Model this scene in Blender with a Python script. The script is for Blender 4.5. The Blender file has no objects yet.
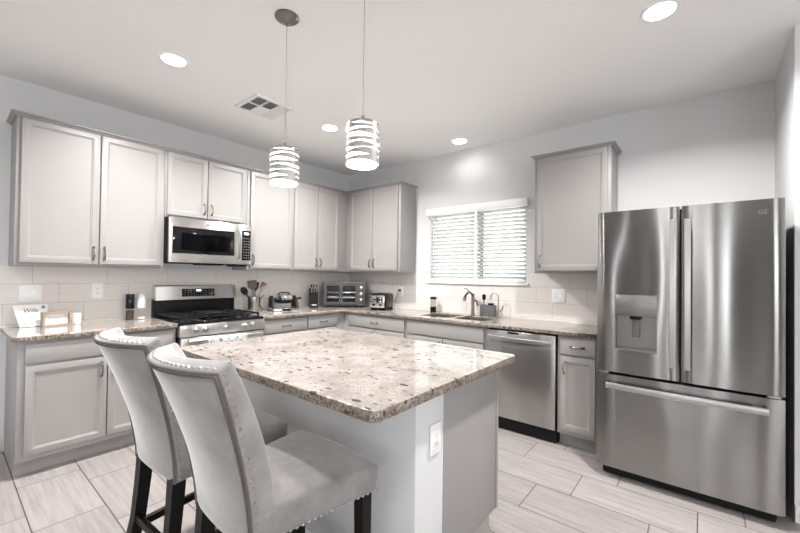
import bpy, bmesh, math, random
from math import sin, cos, pi, radians
from mathutils import Vector, Matrix
random.seed(7)
SC = bpy.context.scene
COL = SC.collection

# ------------------------------------------------------------------ camera
def make_camera():
    cx, cy, cz = 4.0109, -3.742, 1.3409
    yaw, pitch, roll, f, py = 0.6803, 0.0122, 0.0127, 373.886, 270.45
    fw = Vector((-sin(yaw), cos(yaw), 0)); r = Vector((cos(yaw), sin(yaw), 0)); u = Vector((0, 0, 1))
    fw, u = fw*cos(pitch)+u*sin(pitch), u*cos(pitch)-fw*sin(pitch)
    r, u = r*cos(roll)+u*sin(roll), u*cos(roll)-r*sin(roll)
    cam = bpy.data.cameras.new('camera'); o = bpy.data.objects.new('camera', cam); COL.objects.link(o)
    m = Matrix((( r.x, u.x, -fw.x, cx), (r.y, u.y, -fw.y, cy), (r.z, u.z, -fw.z, cz), (0, 0, 0, 1)))
    o.matrix_world = m
    cam.sensor_width = 36; cam.sensor_fit = 'HORIZONTAL'; cam.lens = f*36/800
    cam.shift_y = (py-266.5)/800; cam.clip_start = .02
    SC.camera = o
make_camera()

# ------------------------------------------------------------------ world, daylight, exposure
w = bpy.data.worlds.new('world'); SC.world = w; w.use_nodes = True
bg = w.node_tree.nodes['Background']
bg.inputs[0].default_value = (.95, .975, 1, 1); bg.inputs[1].default_value = 4.0
SC.view_settings.view_transform = 'Standard'; SC.view_settings.look = 'None'
SC.view_settings.gamma = 1; SC.view_settings.use_curve_mapping = False
SC.view_settings.exposure = 1.3

def area(name, loc, rot, sx, sy, power, color=(1, 1, 1)):
    l = bpy.data.lights.new(name, 'AREA'); l.shape = 'RECTANGLE'; l.size = sx; l.size_y = sy
    l.energy = power; l.color = color
    o = bpy.data.objects.new(name, l); o.location = loc; o.rotation_euler = rot; COL.objects.link(o)
    return o
# sky portals at unseen openings; the rear ones invented for fill and fridge streaks
for nm, loc, rz, sx, sy in (('rear_streak_a', (2.08, -9.0, 1.3), 0, .16, 2.3), ('rear_streak_b', (4.45, -9.0, 1.3), 0, .34, 2.3), ('rear_fill', (7.1, -9.0, 1.6), 0, 1.4, 1.4),
                            ('rear_streak_e', (3.55, -9.0, 1.3), 0, .2, 2.3), ('side', (9.0, -4.9, 1.45), 90, 2.8, 1.9)):
    area('daylight_'+nm, loc, (radians(90), 0, radians(rz)), sx, sy, 1).data.cycles.is_portal = True
area('daylight_window', (2.037, .14, 1.69), (radians(-90), 0, 0), 1.16, .82, 1).data.cycles.is_portal = True

# ------------------------------------------------------------------ materials
def new_mat(name):
    m = bpy.data.materials.new(name); m.use_nodes = True
    nt = m.node_tree; return m, nt, nt.nodes['Principled BSDF']
def plain(name, col, rough=.5, metal=0, **kw):
    m, nt, p = new_mat(name)
    p.inputs['Base Color'].default_value = (*col, 1); p.inputs['Roughness'].default_value = rough
    p.inputs['Metallic'].default_value = metal
    for k, v in kw.items():
        p.inputs[k.replace('_', ' ')].default_value = v
    return m
def nd(nt, t, **kw):
    n = nt.nodes.new(t)
    for k, v in kw.items(): setattr(n, k, v)
    return n
def math_n(nt, op, a, b=None):
    n = nd(nt, 'ShaderNodeMath', operation=op)
    for i, v in enumerate((a, b)):
        if v is None: continue
        if isinstance(v, (int, float)): n.inputs[i].default_value = v
        else: nt.links.new(v, n.inputs[i])
    return n.outputs[0]
def ramp(nt, fac, stops, interp='LINEAR'):
    n = nd(nt, 'ShaderNodeValToRGB'); n.color_ramp.interpolation = interp
    e = n.color_ramp.elements
    while len(e) < len(stops): e.new(.5)
    for i, (p, c) in enumerate(stops):
        e[i].position = p; e[i].color = (*c, 1) if len(c) == 3 else c
    nt.links.new(fac, n.inputs[0]); return n.outputs[0]
def mixc(nt, fac, a, b, mode='MIX'):
    n = nd(nt, 'ShaderNodeMix', data_type='RGBA', blend_type=mode)
    for k, v in ((0, fac), (6, a), (7, b)):
        if isinstance(v, (int, float)): n.inputs[k].default_value = v
        elif isinstance(v, tuple): n.inputs[k].default_value = (*v, 1)
        else: nt.links.new(v, n.inputs[k])
    return n.outputs[2]
def noise(nt, vec, scale, detail=3, rough=.5, sc=(1, 1, 1)):
    mp = nd(nt, 'ShaderNodeMapping'); mp.inputs['Scale'].default_value = sc
    nt.links.new(vec, mp.inputs[0])
    n = nd(nt, 'ShaderNodeTexNoise'); n.inputs['Scale'].default_value = scale
    n.inputs['Detail'].default_value = detail; n.inputs['Roughness'].default_value = rough
    nt.links.new(mp.outputs[0], n.inputs[0]); return n.outputs[0]
def bump(nt, p, h, strength=.1, dist=.01):
    b = nd(nt, 'ShaderNodeBump'); b.inputs['Strength'].default_value = strength; b.inputs['Distance'].default_value = dist
    nt.links.new(h, b.inputs['Height']); nt.links.new(b.outputs[0], p.inputs['Normal'])
def objco(nt): return nd(nt, 'ShaderNodeTexCoord').outputs['Object']
def worldco(nt): return nd(nt, 'ShaderNodeNewGeometry').outputs['Position']

def painted(name, col, rough=.6, tex=180, st=.05):
    m, nt, p = new_mat(name); c = worldco(nt)
    p.inputs['Base Color'].default_value = (*col, 1); p.inputs['Roughness'].default_value = rough
    bump(nt, p, noise(nt, c, tex, 2), st, .002); return m
M = {}
M['wall'] = painted('wall_paint', (.64, .642, .648), .7)
M['reflected_dark'] = painted('reflected_dark_wall', (.10, .097, .094), .7)  # dark tone made up so the fridge steel mirrors darker patches
M['ceiling'] = painted('ceiling_paint', (.91, .908, .90), .8, 60, .12)
M['cab'] = painted('cabinet_paint', (.30, .286, .279), .4, 60, .01)
M['trim'] = plain('trim_white', (.82, .81, .78), .4)
M['white'] = plain('white_plastic', (.85, .85, .84), .35)
M['blind'] = plain('blind_white', (.86, .86, .84), .45)
M['black'] = plain('black_plastic', (.006, .006, .0065), .45, Specular_IOR_Level=.2)
M['blackgloss'] = plain('black_gloss', (.005, .005, .006), .08, Specular_IOR_Level=.35)
M['iron'] = plain('cast_iron', (.008, .008, .008), .55, Specular_IOR_Level=.25)
M['dark'] = plain('dark_void', (.012, .012, .013), .7, Specular_IOR_Level=.2)
M['nickel'] = plain('brushed_nickel', (.42, .40, .38), .28, 1)
M['cordgrey'] = plain('cord_silver', (.45, .44, .42), .4)
M['duct'] = plain('duct_grey', (.11, .11, .11), .7)
M['pull'] = plain('pull_nickel', (.33, .31, .29), .22, 1)
M['brownwood'] = painted('brown_wood', (.16, .11, .075), .55, 30, .03)
M['turner'] = plain('turner_brown', (.05, .042, .038), .45)
M['piping'] = plain('taupe_piping', (.11, .095, .09), .7)
M['ribbon'] = plain('satin_ribbon', (.40, .385, .37), .45, .4)
M['chrome'] = plain('chrome', (.8, .8, .8), .08, 1)
M['bronze'] = plain('dark_nickel', (.22, .2, .18), .3, 1)
M['graysteel'] = plain('gunmetal', (.085, .086, .088), .35, .5)
M['greyplastic'] = plain('grey_plastic', (.13, .128, .126), .4)
M['espresso'] = painted('espresso_wood', (.004, .0034, .0032), .45, 40, .03); M['espresso'].node_tree.nodes['Principled BSDF'].inputs['Specular IOR Level'].default_value = .25
M['wood'] = painted('pale_wood', (.33, .25, .185), .55, 30, .03)
M['nail'] = plain('nail_head', (.48, .45, .42), .3, 1)
M['ink'] = plain('ink_grey', (.12, .12, .13), .6)
M['inkblue'] = plain('ink_blue_grey', (.2, .24, .3), .6)
M['display'] = plain('display_blue', (.01, .01, .012), .2)
M['pepper'] = painted('peppercorns', (.05, .03, .02), .6, 300, .5)
M['salt'] = painted('salt', (.8, .78, .75), .6, 300, .5)
M['olive'] = plain('soap_black', (.02, .02, .02), .3)

def emis(name, col, s):
    m, nt, p = new_mat(name)
    p.inputs['Base Color'].default_value = (*col, 1)
    p.inputs['Emission Color'].default_value = (*col, 1); p.inputs['Emission Strength'].default_value = s
    return m
M['lamp'] = emis('lamp_lens', (1, .97, .92), 6)
M['bulb'] = emis('bulb_glow', (1, .96, .9), 25)
M['digits'] = emis('lit_digits', (.75, .9, 1), 1.5)

def glass(name, tint=(1, 1, 1), refl=.08):
    m, nt, p = new_mat(name); nt.nodes.remove(p)
    t = nd(nt, 'ShaderNodeBsdfTransparent'); t.inputs[0].default_value = (*tint, 1)
    g = nd(nt, 'ShaderNodeBsdfGlossy'); g.inputs['Roughness'].default_value = .03
    fr = nd(nt, 'ShaderNodeMath', operation='MULTIPLY'); ge = nd(nt, 'ShaderNodeNewGeometry'); lw = nd(nt, 'ShaderNodeLayerWeight'); lw.inputs[0].default_value = .12
    nt.links.new(math_n(nt, 'SUBTRACT', 1.0, ge.outputs['Backfacing']), fr.inputs[0]); nt.links.new(math_n(nt, 'MINIMUM', lw.outputs['Fresnel'], .35), fr.inputs[1])
    mx = nd(nt, 'ShaderNodeMixShader')
    nt.links.new(fr.outputs[0], mx.inputs[0]); nt.links.new(t.outputs[0], mx.inputs[1]); nt.links.new(g.outputs[0], mx.inputs[2])
    nt.links.new(mx.outputs[0], nt.nodes['Material Output'].inputs[0]); return m
M['glass'] = glass('clear_glass')
M['tintglass'] = glass('tinted_glass', (.72, .70, .68))
M['darkglass'] = glass('smoked_glass', (.5, .5, .5))

def frosted():
    m, nt, p = new_mat('frosted_shade'); 
    p.inputs['Base Color'].default_value = (.95, .94, .92, 1); p.inputs['Roughness'].default_value = .35
    p.inputs['Emission Color'].default_value = (1, .96, .9, 1); p.inputs['Emission Strength'].default_value = 5
    return m
M['frost'] = frosted()

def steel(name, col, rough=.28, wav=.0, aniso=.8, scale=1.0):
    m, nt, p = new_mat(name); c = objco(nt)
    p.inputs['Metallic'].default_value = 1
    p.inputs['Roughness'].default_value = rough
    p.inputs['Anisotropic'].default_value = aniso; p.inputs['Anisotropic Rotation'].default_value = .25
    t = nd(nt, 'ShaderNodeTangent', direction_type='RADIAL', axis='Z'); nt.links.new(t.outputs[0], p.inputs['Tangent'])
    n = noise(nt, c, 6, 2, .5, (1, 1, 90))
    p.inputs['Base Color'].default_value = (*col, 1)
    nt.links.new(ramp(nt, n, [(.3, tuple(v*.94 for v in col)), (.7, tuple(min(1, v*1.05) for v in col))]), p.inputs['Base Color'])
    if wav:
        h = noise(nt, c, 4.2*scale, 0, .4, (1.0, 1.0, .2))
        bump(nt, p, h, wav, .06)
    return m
M['steel'] = steel('stainless', (.62, .605, .59), .28, .10)
M['dw_steel'] = steel('dishwasher_stainless', (.40, .39, .38), .24, .28)
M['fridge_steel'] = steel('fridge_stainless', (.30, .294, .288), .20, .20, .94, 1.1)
M['steel_handle'] = plain('steel_handle', (.50, .49, .48), .3, 1)
M['sinksteel'] = plain('sink_steel', (.14, .137, .134), .35, 1)
M['panelsteel'] = plain('panel_steel', (.25, .246, .242), .38, 1)

def granite(name, edge=False):
    m, nt, p = new_mat(name); c = worldco(nt)
    base = noise(nt, c, 9, 5, .65)
    col = ramp(nt, base, [(.30, (.26, .222, .20)), (.45, (.335, .30, .278)), (.62, (.42, .385, .365))])
    fine = noise(nt, c, 150, 3, .7)
    col = mixc(nt, ramp(nt, fine, [(.38, (.75, .75, .75)), (.48, (0, 0, 0))]), col, (.15, .112, .088))
    gr = noise(nt, c, 45, 4, .6)
    col = mixc(nt, ramp(nt, gr, [(.60, (0, 0, 0)), (.68, (.65, .65, .65))]), col, (.125, .092, .075))
    # large dark flecks lying in one direction
    warp = nd(nt, 'ShaderNodeMapping'); warp.inputs['Rotation'].default_value = (0, 0, .5); warp.inputs['Scale'].default_value = (1, 2.1, 1.6)
    nt.links.new(c, warp.inputs[0])
    v = nd(nt, 'ShaderNodeTexVoronoi'); v.inputs['Scale'].default_value = 17; nt.links.new(warp.outputs[0], v.inputs['Vector'])
    rnd = nd(nt, 'ShaderNodeSeparateColor'); nt.links.new(v.outputs['Color'], rnd.inputs[0])
    wob = noise(nt, c, 60, 3, .6)
    d = math_n(nt, 'ADD', v.outputs['Distance'], math_n(nt, 'MULTIPLY', math_n(nt, 'SUBTRACT', wob, .5), .45))
    size = math_n(nt, 'MULTIPLY', math_n(nt, 'SUBTRACT', rnd.outputs[0], .24), .50)
    fl = math_n(nt, 'LESS_THAN', d, size)
    col = mixc(nt, math_n(nt, 'MULTIPLY', fl, .93), col, (.055, .041, .041))
    if edge:   # side faces of the slab: browner and rougher than the top
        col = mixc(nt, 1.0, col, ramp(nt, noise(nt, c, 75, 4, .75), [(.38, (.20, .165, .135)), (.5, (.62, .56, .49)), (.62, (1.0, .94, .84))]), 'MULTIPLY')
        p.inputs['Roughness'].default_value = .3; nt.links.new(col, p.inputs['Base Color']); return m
    nt.links.new(col, p.inputs['Base Color'])
    p.inputs['Roughness'].default_value = .02; p.inputs['IOR'].default_value = 1.7
    return m
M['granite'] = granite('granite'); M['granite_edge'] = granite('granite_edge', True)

def floor_tile():
    m, nt, p = new_mat('wood_look_tile'); c = worldco(nt)
    s = nd(nt, 'ShaderNodeSeparateXYZ'); nt.links.new(c, s.inputs[0])
    rv = math_n(nt, 'DIVIDE', math_n(nt, 'SUBTRACT', -.667, s.outputs[1]), .3055)
    row = math_n(nt, 'FLOOR', rv); fy = math_n(nt, 'SUBTRACT', rv, row)
    uv = math_n(nt, 'DIVIDE', math_n(nt, 'ADD', math_n(nt, 'SUBTRACT', s.outputs[0], 2.976), math_n(nt, 'MULTIPLY', row, .2033)), .61)
    cu = math_n(nt, 'FLOOR', uv); fx = math_n(nt, 'SUBTRACT', uv, cu)
    def edge(f, size, g):
        a = math_n(nt, 'MULTIPLY', f, size); b = math_n(nt, 'SUBTRACT', size, a)
        return math_n(nt, 'LESS_THAN', math_n(nt, 'MINIMUM', a, b), g)
    g = math_n(nt, 'MAXIMUM', edge(fx, .61, .0028), edge(fy, .3055, .0028))
    cmb = nd(nt, 'ShaderNodeCombineXYZ'); nt.links.new(cu, cmb.inputs[0]); nt.links.new(row, cmb.inputs[1])
    wn = nd(nt, 'ShaderNodeTexWhiteNoise'); nt.links.new(cmb.outputs[0], wn.inputs[0])
    off = nd(nt, 'ShaderNodeVectorMath', operation='MULTIPLY_ADD'); nt.links.new(wn.outputs['Color'], off.inputs[0])
    off.inputs[1].default_value = (7, 7, 7); nt.links.new(c, off.inputs[2])
    grain = noise(nt, off.outputs[0], 9, 5, .6, (.35, 4.5, 1))
    col = ramp(nt, grain, [(.32, (.265, .238, .228)), (.5, (.32, .293, .282)), (.68, (.365, .338, .327))])
    tint = math_n(nt, 'ADD', math_n(nt, 'MULTIPLY', wn.outputs['Value'], .12), .94)
    cc = nd(nt, 'ShaderNodeCombineColor')
    for i in range(3): nt.links.new(tint, cc.inputs[i])
    col = mixc(nt, 1.0, col, cc.outputs[0], 'MULTIPLY')
    col = mixc(nt, g, col, (.07, .063, .058))
    nt.links.new(col, p.inputs['Base Color']); p.inputs['Roughness'].default_value = .34
    bump(nt, p, math_n(nt, 'SUBTRACT', 1.0, g), .3, .002)
    return m
M['floor'] = floor_tile()

def splash(axis):
    m, nt, p = new_mat('backsplash_tile_'+axis); c = worldco(nt)
    s = nd(nt, 'ShaderNodeSeparateXYZ'); nt.links.new(c, s.inputs[0])
    hor = s.outputs[1] if axis == 'y' else s.outputs[0]
    rv = math_n(nt, 'DIVIDE', math_n(nt, 'SUBTRACT', s.outputs[2], .936), .1505)
    row = math_n(nt, 'FLOOR', rv); fy = math_n(nt, 'SUBTRACT', rv, row)
    o0 = -3.284 if axis == 'y' else .25
    uv = math_n(nt, 'DIVIDE', math_n(nt, 'ADD', math_n(nt, 'SUBTRACT', hor, o0), math_n(nt, 'MULTIPLY', math_n(nt, 'SUBTRACT', row, 2.0), .155)), .465)
    cu = math_n(nt, 'FLOOR', uv); fx = math_n(nt, 'SUBTRACT', uv, cu)
    def edge(f, size, g):
        a = math_n(nt, 'MULTIPLY', f, size); b = math_n(nt, 'SUBTRACT', size, a)
        return math_n(nt, 'LESS_THAN', math_n(nt, 'MINIMUM', a, b), g)
    g = math_n(nt, 'MAXIMUM', edge(fx, .465, .0017), edge(fy, .1505, .0017))
    sc = (1, 1, 30) 
    gr = noise(nt, c, 4, 3, .5, sc)
    col = ramp(nt, gr, [(.3, (.685, .645, .605)), (.7, (.75, .715, .68))])
    col = mixc(nt, g, col, (.47, .445, .42))
    nt.links.new(col, p.inputs['Base Color']); p.inputs['Roughness'].default_value = .3
    bump(nt, p, math_n(nt, 'SUBTRACT', 1.0, g), .3, .002)
    return m
M['splash_y'] = splash('y'); M['splash_x'] = splash('x')

def velvet():
    m, nt, p = new_mat('grey_velvet'); c = objco(nt)
    n = noise(nt, c, 9, 4, .6)
    nt.links.new(ramp(nt, n, [(.3, (.175, .164, .161)), (.7, (.275, .262, .258))]), p.inputs['Base Color'])
    p.inputs['Roughness'].default_value = .75; p.inputs['Sheen Weight'].default_value = 1.0; p.inputs['Sheen Roughness'].default_value = .4
    bump(nt, p, noise(nt, c, 14, 3, .6), .12, .01); return m
M['velvet'] = velvet()
M['stucco'] = painted('stucco', (.75, .73, .68), .9, 40, .2)
M['rooftile'] = painted('roof_tile', (.45, .38, .33), .9, 20, .4)
M['gravel'] = painted('gravel', (.55, .52, .48), .95, 60, .6)
def slat_mat():
    m, nt, p = new_mat('slat_white'); p.inputs['Base Color'].default_value = (.66, .67, .65, 1); p.inputs['Roughness'].default_value = .5
    t = nd(nt, 'ShaderNodeBsdfTranslucent'); t.inputs[0].default_value = (.55, .6, .56, 1)
    mx = nd(nt, 'ShaderNodeMixShader'); mx.inputs[0].default_value = .35
    nt.links.new(p.outputs[0], mx.inputs[1]); nt.links.new(t.outputs[0], mx.inputs[2]); nt.links.new(mx.outputs[0], nt.nodes['Material Output'].inputs[0])
    return m
M['slat'] = slat_mat()
def towel_mat():
    m, nt, p = new_mat('towel_print'); c = objco(nt)
    s = nd(nt, 'ShaderNodeSeparateXYZ'); nt.links.new(c, s.inputs[0])
    n = noise(nt, c, 60, 2, .5)
    fx = math_n(nt, 'PINGPONG', math_n(nt, 'ADD', s.outputs[0], .0), .035)
    k = math_n(nt, 'MULTIPLY', math_n(nt, 'GREATER_THAN', fx, .017), math_n(nt, 'GREATER_THAN', n, .52))
    nt.links.new(mixc(nt, k, (.58, .585, .59), (.12, .13, .15)), p.inputs['Base Color']); p.inputs['Roughness'].default_value = .9
    return m
M['towel'] = towel_mat()

# ------------------------------------------------------------------ mesh helpers
class MB:
    def __init__(s): s.bm = bmesh.new()
    def box(s, x0, x1, y0, y1, z0, z1, bev=0, seg=2):
        mt = Matrix.Translation(((x0+x1)/2, (y0+y1)/2, (z0+z1)/2)) @ Matrix.Diagonal((abs(x1-x0), abs(y1-y0), abs(z1-z0), 1))
        vs = bmesh.ops.create_cube(s.bm, size=1, matrix=mt)['verts']
        if bev:
            es = list({e for v in vs for e in v.link_edges})
            bmesh.ops.bevel(s.bm, geom=es, offset=bev, segments=seg, affect='EDGES', profile=.5)
        return s
    def obox(s, c, size, rot, bev=0):
        mt = Matrix.Translation(c) @ rot.to_4x4() @ Matrix.Diagonal((*size, 1))
        vs = bmesh.ops.create_cube(s.bm, size=1, matrix=mt)['verts']
        if bev:
            es = list({e for v in vs for e in v.link_edges})
            bmesh.ops.bevel(s.bm, geom=es, offset=bev, segments=2, affect='EDGES', profile=.5)
        return s
    def rings(s, rings, cap=True, closed=False):
        R = [[s.bm.verts.new(p) for p in r] for r in rings]
        n = len(R[0])
        pairs = list(zip(R, R[1:])) + ([(R[-1], R[0])] if closed else [])
        for a, b in pairs:
            for i in range(n):
                j = (i+1) % n
                try: s.bm.faces.new((a[i], a[j], b[j], b[i]))
                except ValueError: pass
        if cap and not closed:
            s.bm.faces.new(R[0][::-1]); s.bm.faces.new(R[-1])
        return s
    def lathe(s, prof, c=(0, 0, 0), seg=24, cap=True, axis='z'):
        rr = []
        for r, h in prof:
            ring = []
            for i in range(seg):
                a = 2*pi*i/seg; u, v = max(r, 1e-5)*cos(a), max(r, 1e-5)*sin(a)
                if axis == 'z': q = (u, v, h)
                elif axis == 'y': q = (u, h, -v)
                else: q = (h, u, v)
                ring.append((c[0]+q[0], c[1]+q[1], c[2]+q[2]))
            rr.append(ring)
        return s.rings(rr, cap)
    def tube(s, pts, r, seg=8, cap=True, closed=False):
        pts = [Vector(p) for p in pts]; n = len(pts)
        rad = r if isinstance(r, (list, tuple)) else [r]*n
        prev = None; rings = []
        for i, p in enumerate(pts):
            if closed: t = pts[(i+1) % n]-pts[i-1]
            else: t = (pts[min(i+1, n-1)]-pts[max(i-1, 0)])
            t.normalize()
            if prev is None:
                a = Vector((0, 0, 1)) if abs(t.z) < .9 else Vector((1, 0, 0))
                nrm = t.cross(a).normalized()
            else:
                nrm = (prev-t*prev.dot(t)).normalized()
            prev = nrm; b = t.cross(nrm)
            rings.append([p+(nrm*cos(2*pi*k/seg)+b*sin(2*pi*k/seg))*rad[i] for k in range(seg)])
        return s.rings(rings, cap, closed)
    def prism(s, poly, lo, hi, axis='x'):
        def P(a, b, h):
            return {'x': (h, a, b), 'y': (a, h, b), 'z': (a, b, h)}[axis]
        return s.rings([[P(a, b, lo) for a, b in poly], [P(a, b, hi) for a, b in poly]])
    def sphere(s, c, r, sc=(1, 1, 1), seg=16):
        mt = Matrix.Translation(c) @ Matrix.Diagonal((*sc, 1))
        bmesh.ops.create_uvsphere(s.bm, u_segments=seg, v_segments=seg//2+2, radius=r, matrix=mt); return s
    def build(s, name, mat, parent=None, smooth=True, ang=35, mods=None):
        bmesh.ops.recalc_face_normals(s.bm, faces=s.bm.faces)
        me = bpy.data.meshes.new(name); s.bm.to_mesh(me); s.bm.free()
        if smooth:
            for f in me.polygons: f.use_smooth = True
            me.set_sharp_from_angle(angle=radians(ang))
        me.materials.append(M[mat] if isinstance(mat, str) else mat)
        o = bpy.data.objects.new(name, me); COL.objects.link(o)
        if parent: o.parent = parent
        for md in (mods or []):
            m_ = o.modifiers.new(md[0], md[0])
            for k, v in md[1].items(): setattr(m_, k, v)
        return o

def tag(o, label, cat, group=None):
    o['label'] = label; o['category'] = cat
    if group: o['group'] = group
    return o
def thing(name, label, cat, loc=(0, 0, 0), rz=0, group=None):
    o = bpy.data.objects.new(name, None); COL.objects.link(o)
    o.location = loc; o.rotation_euler = (0, 0, rz); o.empty_display_size = .1
    return tag(o, label, cat, group)
def struct(o): o['kind'] = 'structure'; return o
def B(*a, **k): return MB().box(*a, **k)
def dup(root, loc, rz, label, group=None):
    r = root.copy(); COL.objects.link(r); r.location = loc; r.rotation_euler = (0, 0, rz); r['label'] = label
    if group: r['group'] = group
    for ch in list(root.children):
        c = ch.copy(); COL.objects.link(c); c.parent = r
        for g in list(ch.children):
            d = g.copy(); COL.objects.link(d); d.parent = c
    return r
def text(s, size, depth, mat, parent, name, loc, rot, font_scale=(1, 1), shear=0):
    cu = bpy.data.curves.new(name, 'FONT'); cu.body = s; cu.size = size; cu.extrude = depth
    cu.align_x = 'CENTER'; cu.align_y = 'CENTER'; cu.shear = shear; cu.resolution_u = 3
    tmp = bpy.data.objects.new('tmp', cu); COL.objects.link(tmp)
    dg = bpy.context.evaluated_depsgraph_get()
    me = bpy.data.meshes.new_from_object(tmp.evaluated_get(dg)); bpy.data.objects.remove(tmp); bpy.data.curves.remove(cu)
    me.materials.clear(); me.materials.append(M[mat])
    o = bpy.data.objects.new(name, me); COL.objects.link(o)
    if parent: o.parent = parent
    o.location = loc; o.rotation_euler = rot; o.scale = (font_scale[0], font_scale[1], 1)
    return o
def slab(name, outer, holes, z0, z1, mat, bev=.004, parent=None):
    cu = bpy.data.curves.new(name, 'CURVE'); cu.dimensions = '2D'; cu.fill_mode = 'BOTH'
    cu.extrude = (z1-z0)/2-bev; cu.bevel_depth = bev; cu.bevel_resolution = 2; cu.offset = -bev
    for loop in [outer]+holes:
        sp = cu.splines.new('POLY'); sp.points.add(len(loop)-1); sp.use_cyclic_u = True
        for q, (x, y) in zip(sp.points, loop): q.co = (x, y, 0, 1)
    tmp = bpy.data.objects.new('tmp', cu); COL.objects.link(tmp)
    dg = bpy.context.evaluated_depsgraph_get()
    me = bpy.data.meshes.new_from_object(tmp.evaluated_get(dg)); bpy.data.objects.remove(tmp); bpy.data.curves.remove(cu)
    me.transform(Matrix.Translation((0, 0, (z0+z1)/2)))
    me.materials.clear(); me.materials.append(M[mat])
    bm = bmesh.new(); bm.from_mesh(me); bmesh.ops.remove_doubles(bm, verts=bm.verts, dist=1e-5); bmesh.ops.recalc_face_normals(bm, faces=bm.faces); bm.to_mesh(me); bm.free()
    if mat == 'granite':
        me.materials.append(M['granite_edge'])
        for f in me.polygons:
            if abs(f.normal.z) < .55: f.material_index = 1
    o = bpy.data.objects.new(name, me); COL.objects.link(o)
    if parent: o.parent = parent
    return o
def rrect(x0, x1, y0, y1, r, n=5):
    out = []
    for (cx, cy, a0) in ((x1-r, y1-r, 0), (x0+r, y1-r, 90), (x0+r, y0+r, 180), (x1-r, y0+r, 270)):
        for i in range(n+1):
            a = radians(a0+90*i/n); out.append((cx+r*cos(a), cy+r*sin(a)))
    return out

# ------------------------------------------------------------------ room shell
H = 2.776
struct(B(-.3, 9.3, -9.3, .3, -.12, 0).build('floor', 'floor', smooth=False))
struct(B(-.15, 9.15, -9.15, .15, H, H+.12).build('ceiling', 'ceiling', smooth=False))
struct(B(-.15, 0, -9.15, .15, 0, H).build('wall_left', 'wall', smooth=False))
WX0, WX1, WZ0, WZ1 = 1.452, 2.622, 1.275, 2.10       # kitchen window opening
wb = MB()
wb.box(0, WX0, 0, .15, 0, H); wb.box(WX1, 4.411, 0, .15, 0, H)
wb.box(WX0, WX1, 0, .15, 0, WZ0); wb.box(WX0, WX1, 0, .15, WZ1, H)
struct(wb.build('wall_back', 'wall', smooth=False))
struct(B(4.411, 9.15, -.731, .15, 0, H).build('wall_right', 'wall', smooth=False))
# rear and side walls of the open-plan room, unseen; rear openings added to shape the light
wr = MB()
for a, b in ((-.15, 2.0), (2.16, 3.45), (3.65, 4.28), (4.62, 6.4), (7.8, 9.15)): wr.box(a, b, -9.15, -9, 0, H)
for a, b in ((2.0, 2.16), (3.45, 3.65), (4.28, 4.62)): wr.box(a, b, -9.15, -9, 2.45, H); wr.box(a, b, -9.15, -9, 0, .15)
wr.box(6.4, 7.8, -9.15, -9, 2.3, H); wr.box(6.4, 7.8, -9.15, -9, 0, .9)
struct(wr.build('wall_rear', 'reflected_dark', smooth=False))
ws = MB(); ws.box(9, 9.15, -9.15, -6.3, 0, H); ws.box(9, 9.15, -3.5, -.731, 0, H); ws.box(9, 9.15, -6.3, -3.5, 0, .5); ws.box(9, 9.15, -6.3, -3.5, 2.4, H)
struct(ws.build('wall_side', 'wall', smooth=False))
# backsplash tiling (part of the walls)
struct(B(0, .008, -3.475, -.008, .915, 1.373).build('trim_1', 'splash_y', smooth=False))
sb = MB(); sb.box(0, WX0-.035, -.008, 0, .915, 1.373); sb.box(WX1+.035, 3.44, -.008, 0, .915, 1.373); sb.box(WX0-.035, WX1+.035, -.008, 0, .915, WZ0-.03)
struct(sb.build('trim_2', 'splash_x', smooth=False))
def baseboard(name, x0, x1, y0, y1):
    return struct(B(x0, x1, y0, y1, 0, .095, bev=.004).build(name, 'trim'))
baseboard('baseboard_left', 0, .014, -9, -3.43)
baseboard('baseboard_right', 4.411, 9, -.745, -.731)

# window with sliding sash
wn = MB()
wn.box(WX0, WX0+.04, .06, .13, WZ0, WZ1); wn.box(WX1-.04, WX1, .06, .13, WZ0, WZ1)
wn.box(WX0, WX1, .06, .13, WZ0, WZ0+.04); wn.box(WX0, WX1, .06, .13, WZ1-.04, WZ1)
wn.box(2.035, 2.09, .05, .12, WZ0, WZ1)
win = struct(wn.build('window_1', 'trim', smooth=False))
B(2.0901, 2.118, .055, .075, WZ0+.04, WZ1-.04).build('sash_gasket', 'dark', win, smooth=False)
B(WX0+.03, WX1-.03, .09, .096, WZ0+.03, WZ1-.03).build('window_pane', 'glass', win, smooth=False)
B(WX0-.03, WX1+.03, -.028, .06, WZ0-.028, WZ0, bev=.003).build('window_sill', 'trim', win)

# outside: ground and a neighbouring house
struct(B(-12, 18, .3, 22, -.3, -.15).build('ground', 'gravel', smooth=False))
hs = thing('house', 'pale stucco neighbouring house with tiled gable roof seen through the window blind', 'house', (-2.5, 9, -.15))
B(-4.5, 4.5, -3, 3, 0, 3.0).build('house_wall', 'stucco', hs, smooth=False)
MB().prism([(-5, 2.9), (0, 4.9), (5, 2.9), (5, 3.1), (0, 5.15), (-5, 3.1)], -3.4, 3.4, 'y').build('roof', 'rooftile', hs, smooth=False)
MB().prism([(-4.5, 3.0), (4.5, 3.0), (0, 4.85)], -3, -2.9, 'y').build('gable', 'stucco', hs, smooth=False)
gw = tag(B(-12, 18, 4.2, 4.4, -.15, 1.55).build('garden_wall', 'stucco', smooth=False), 'pale block garden wall outside the kitchen window', 'garden wall')

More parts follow.
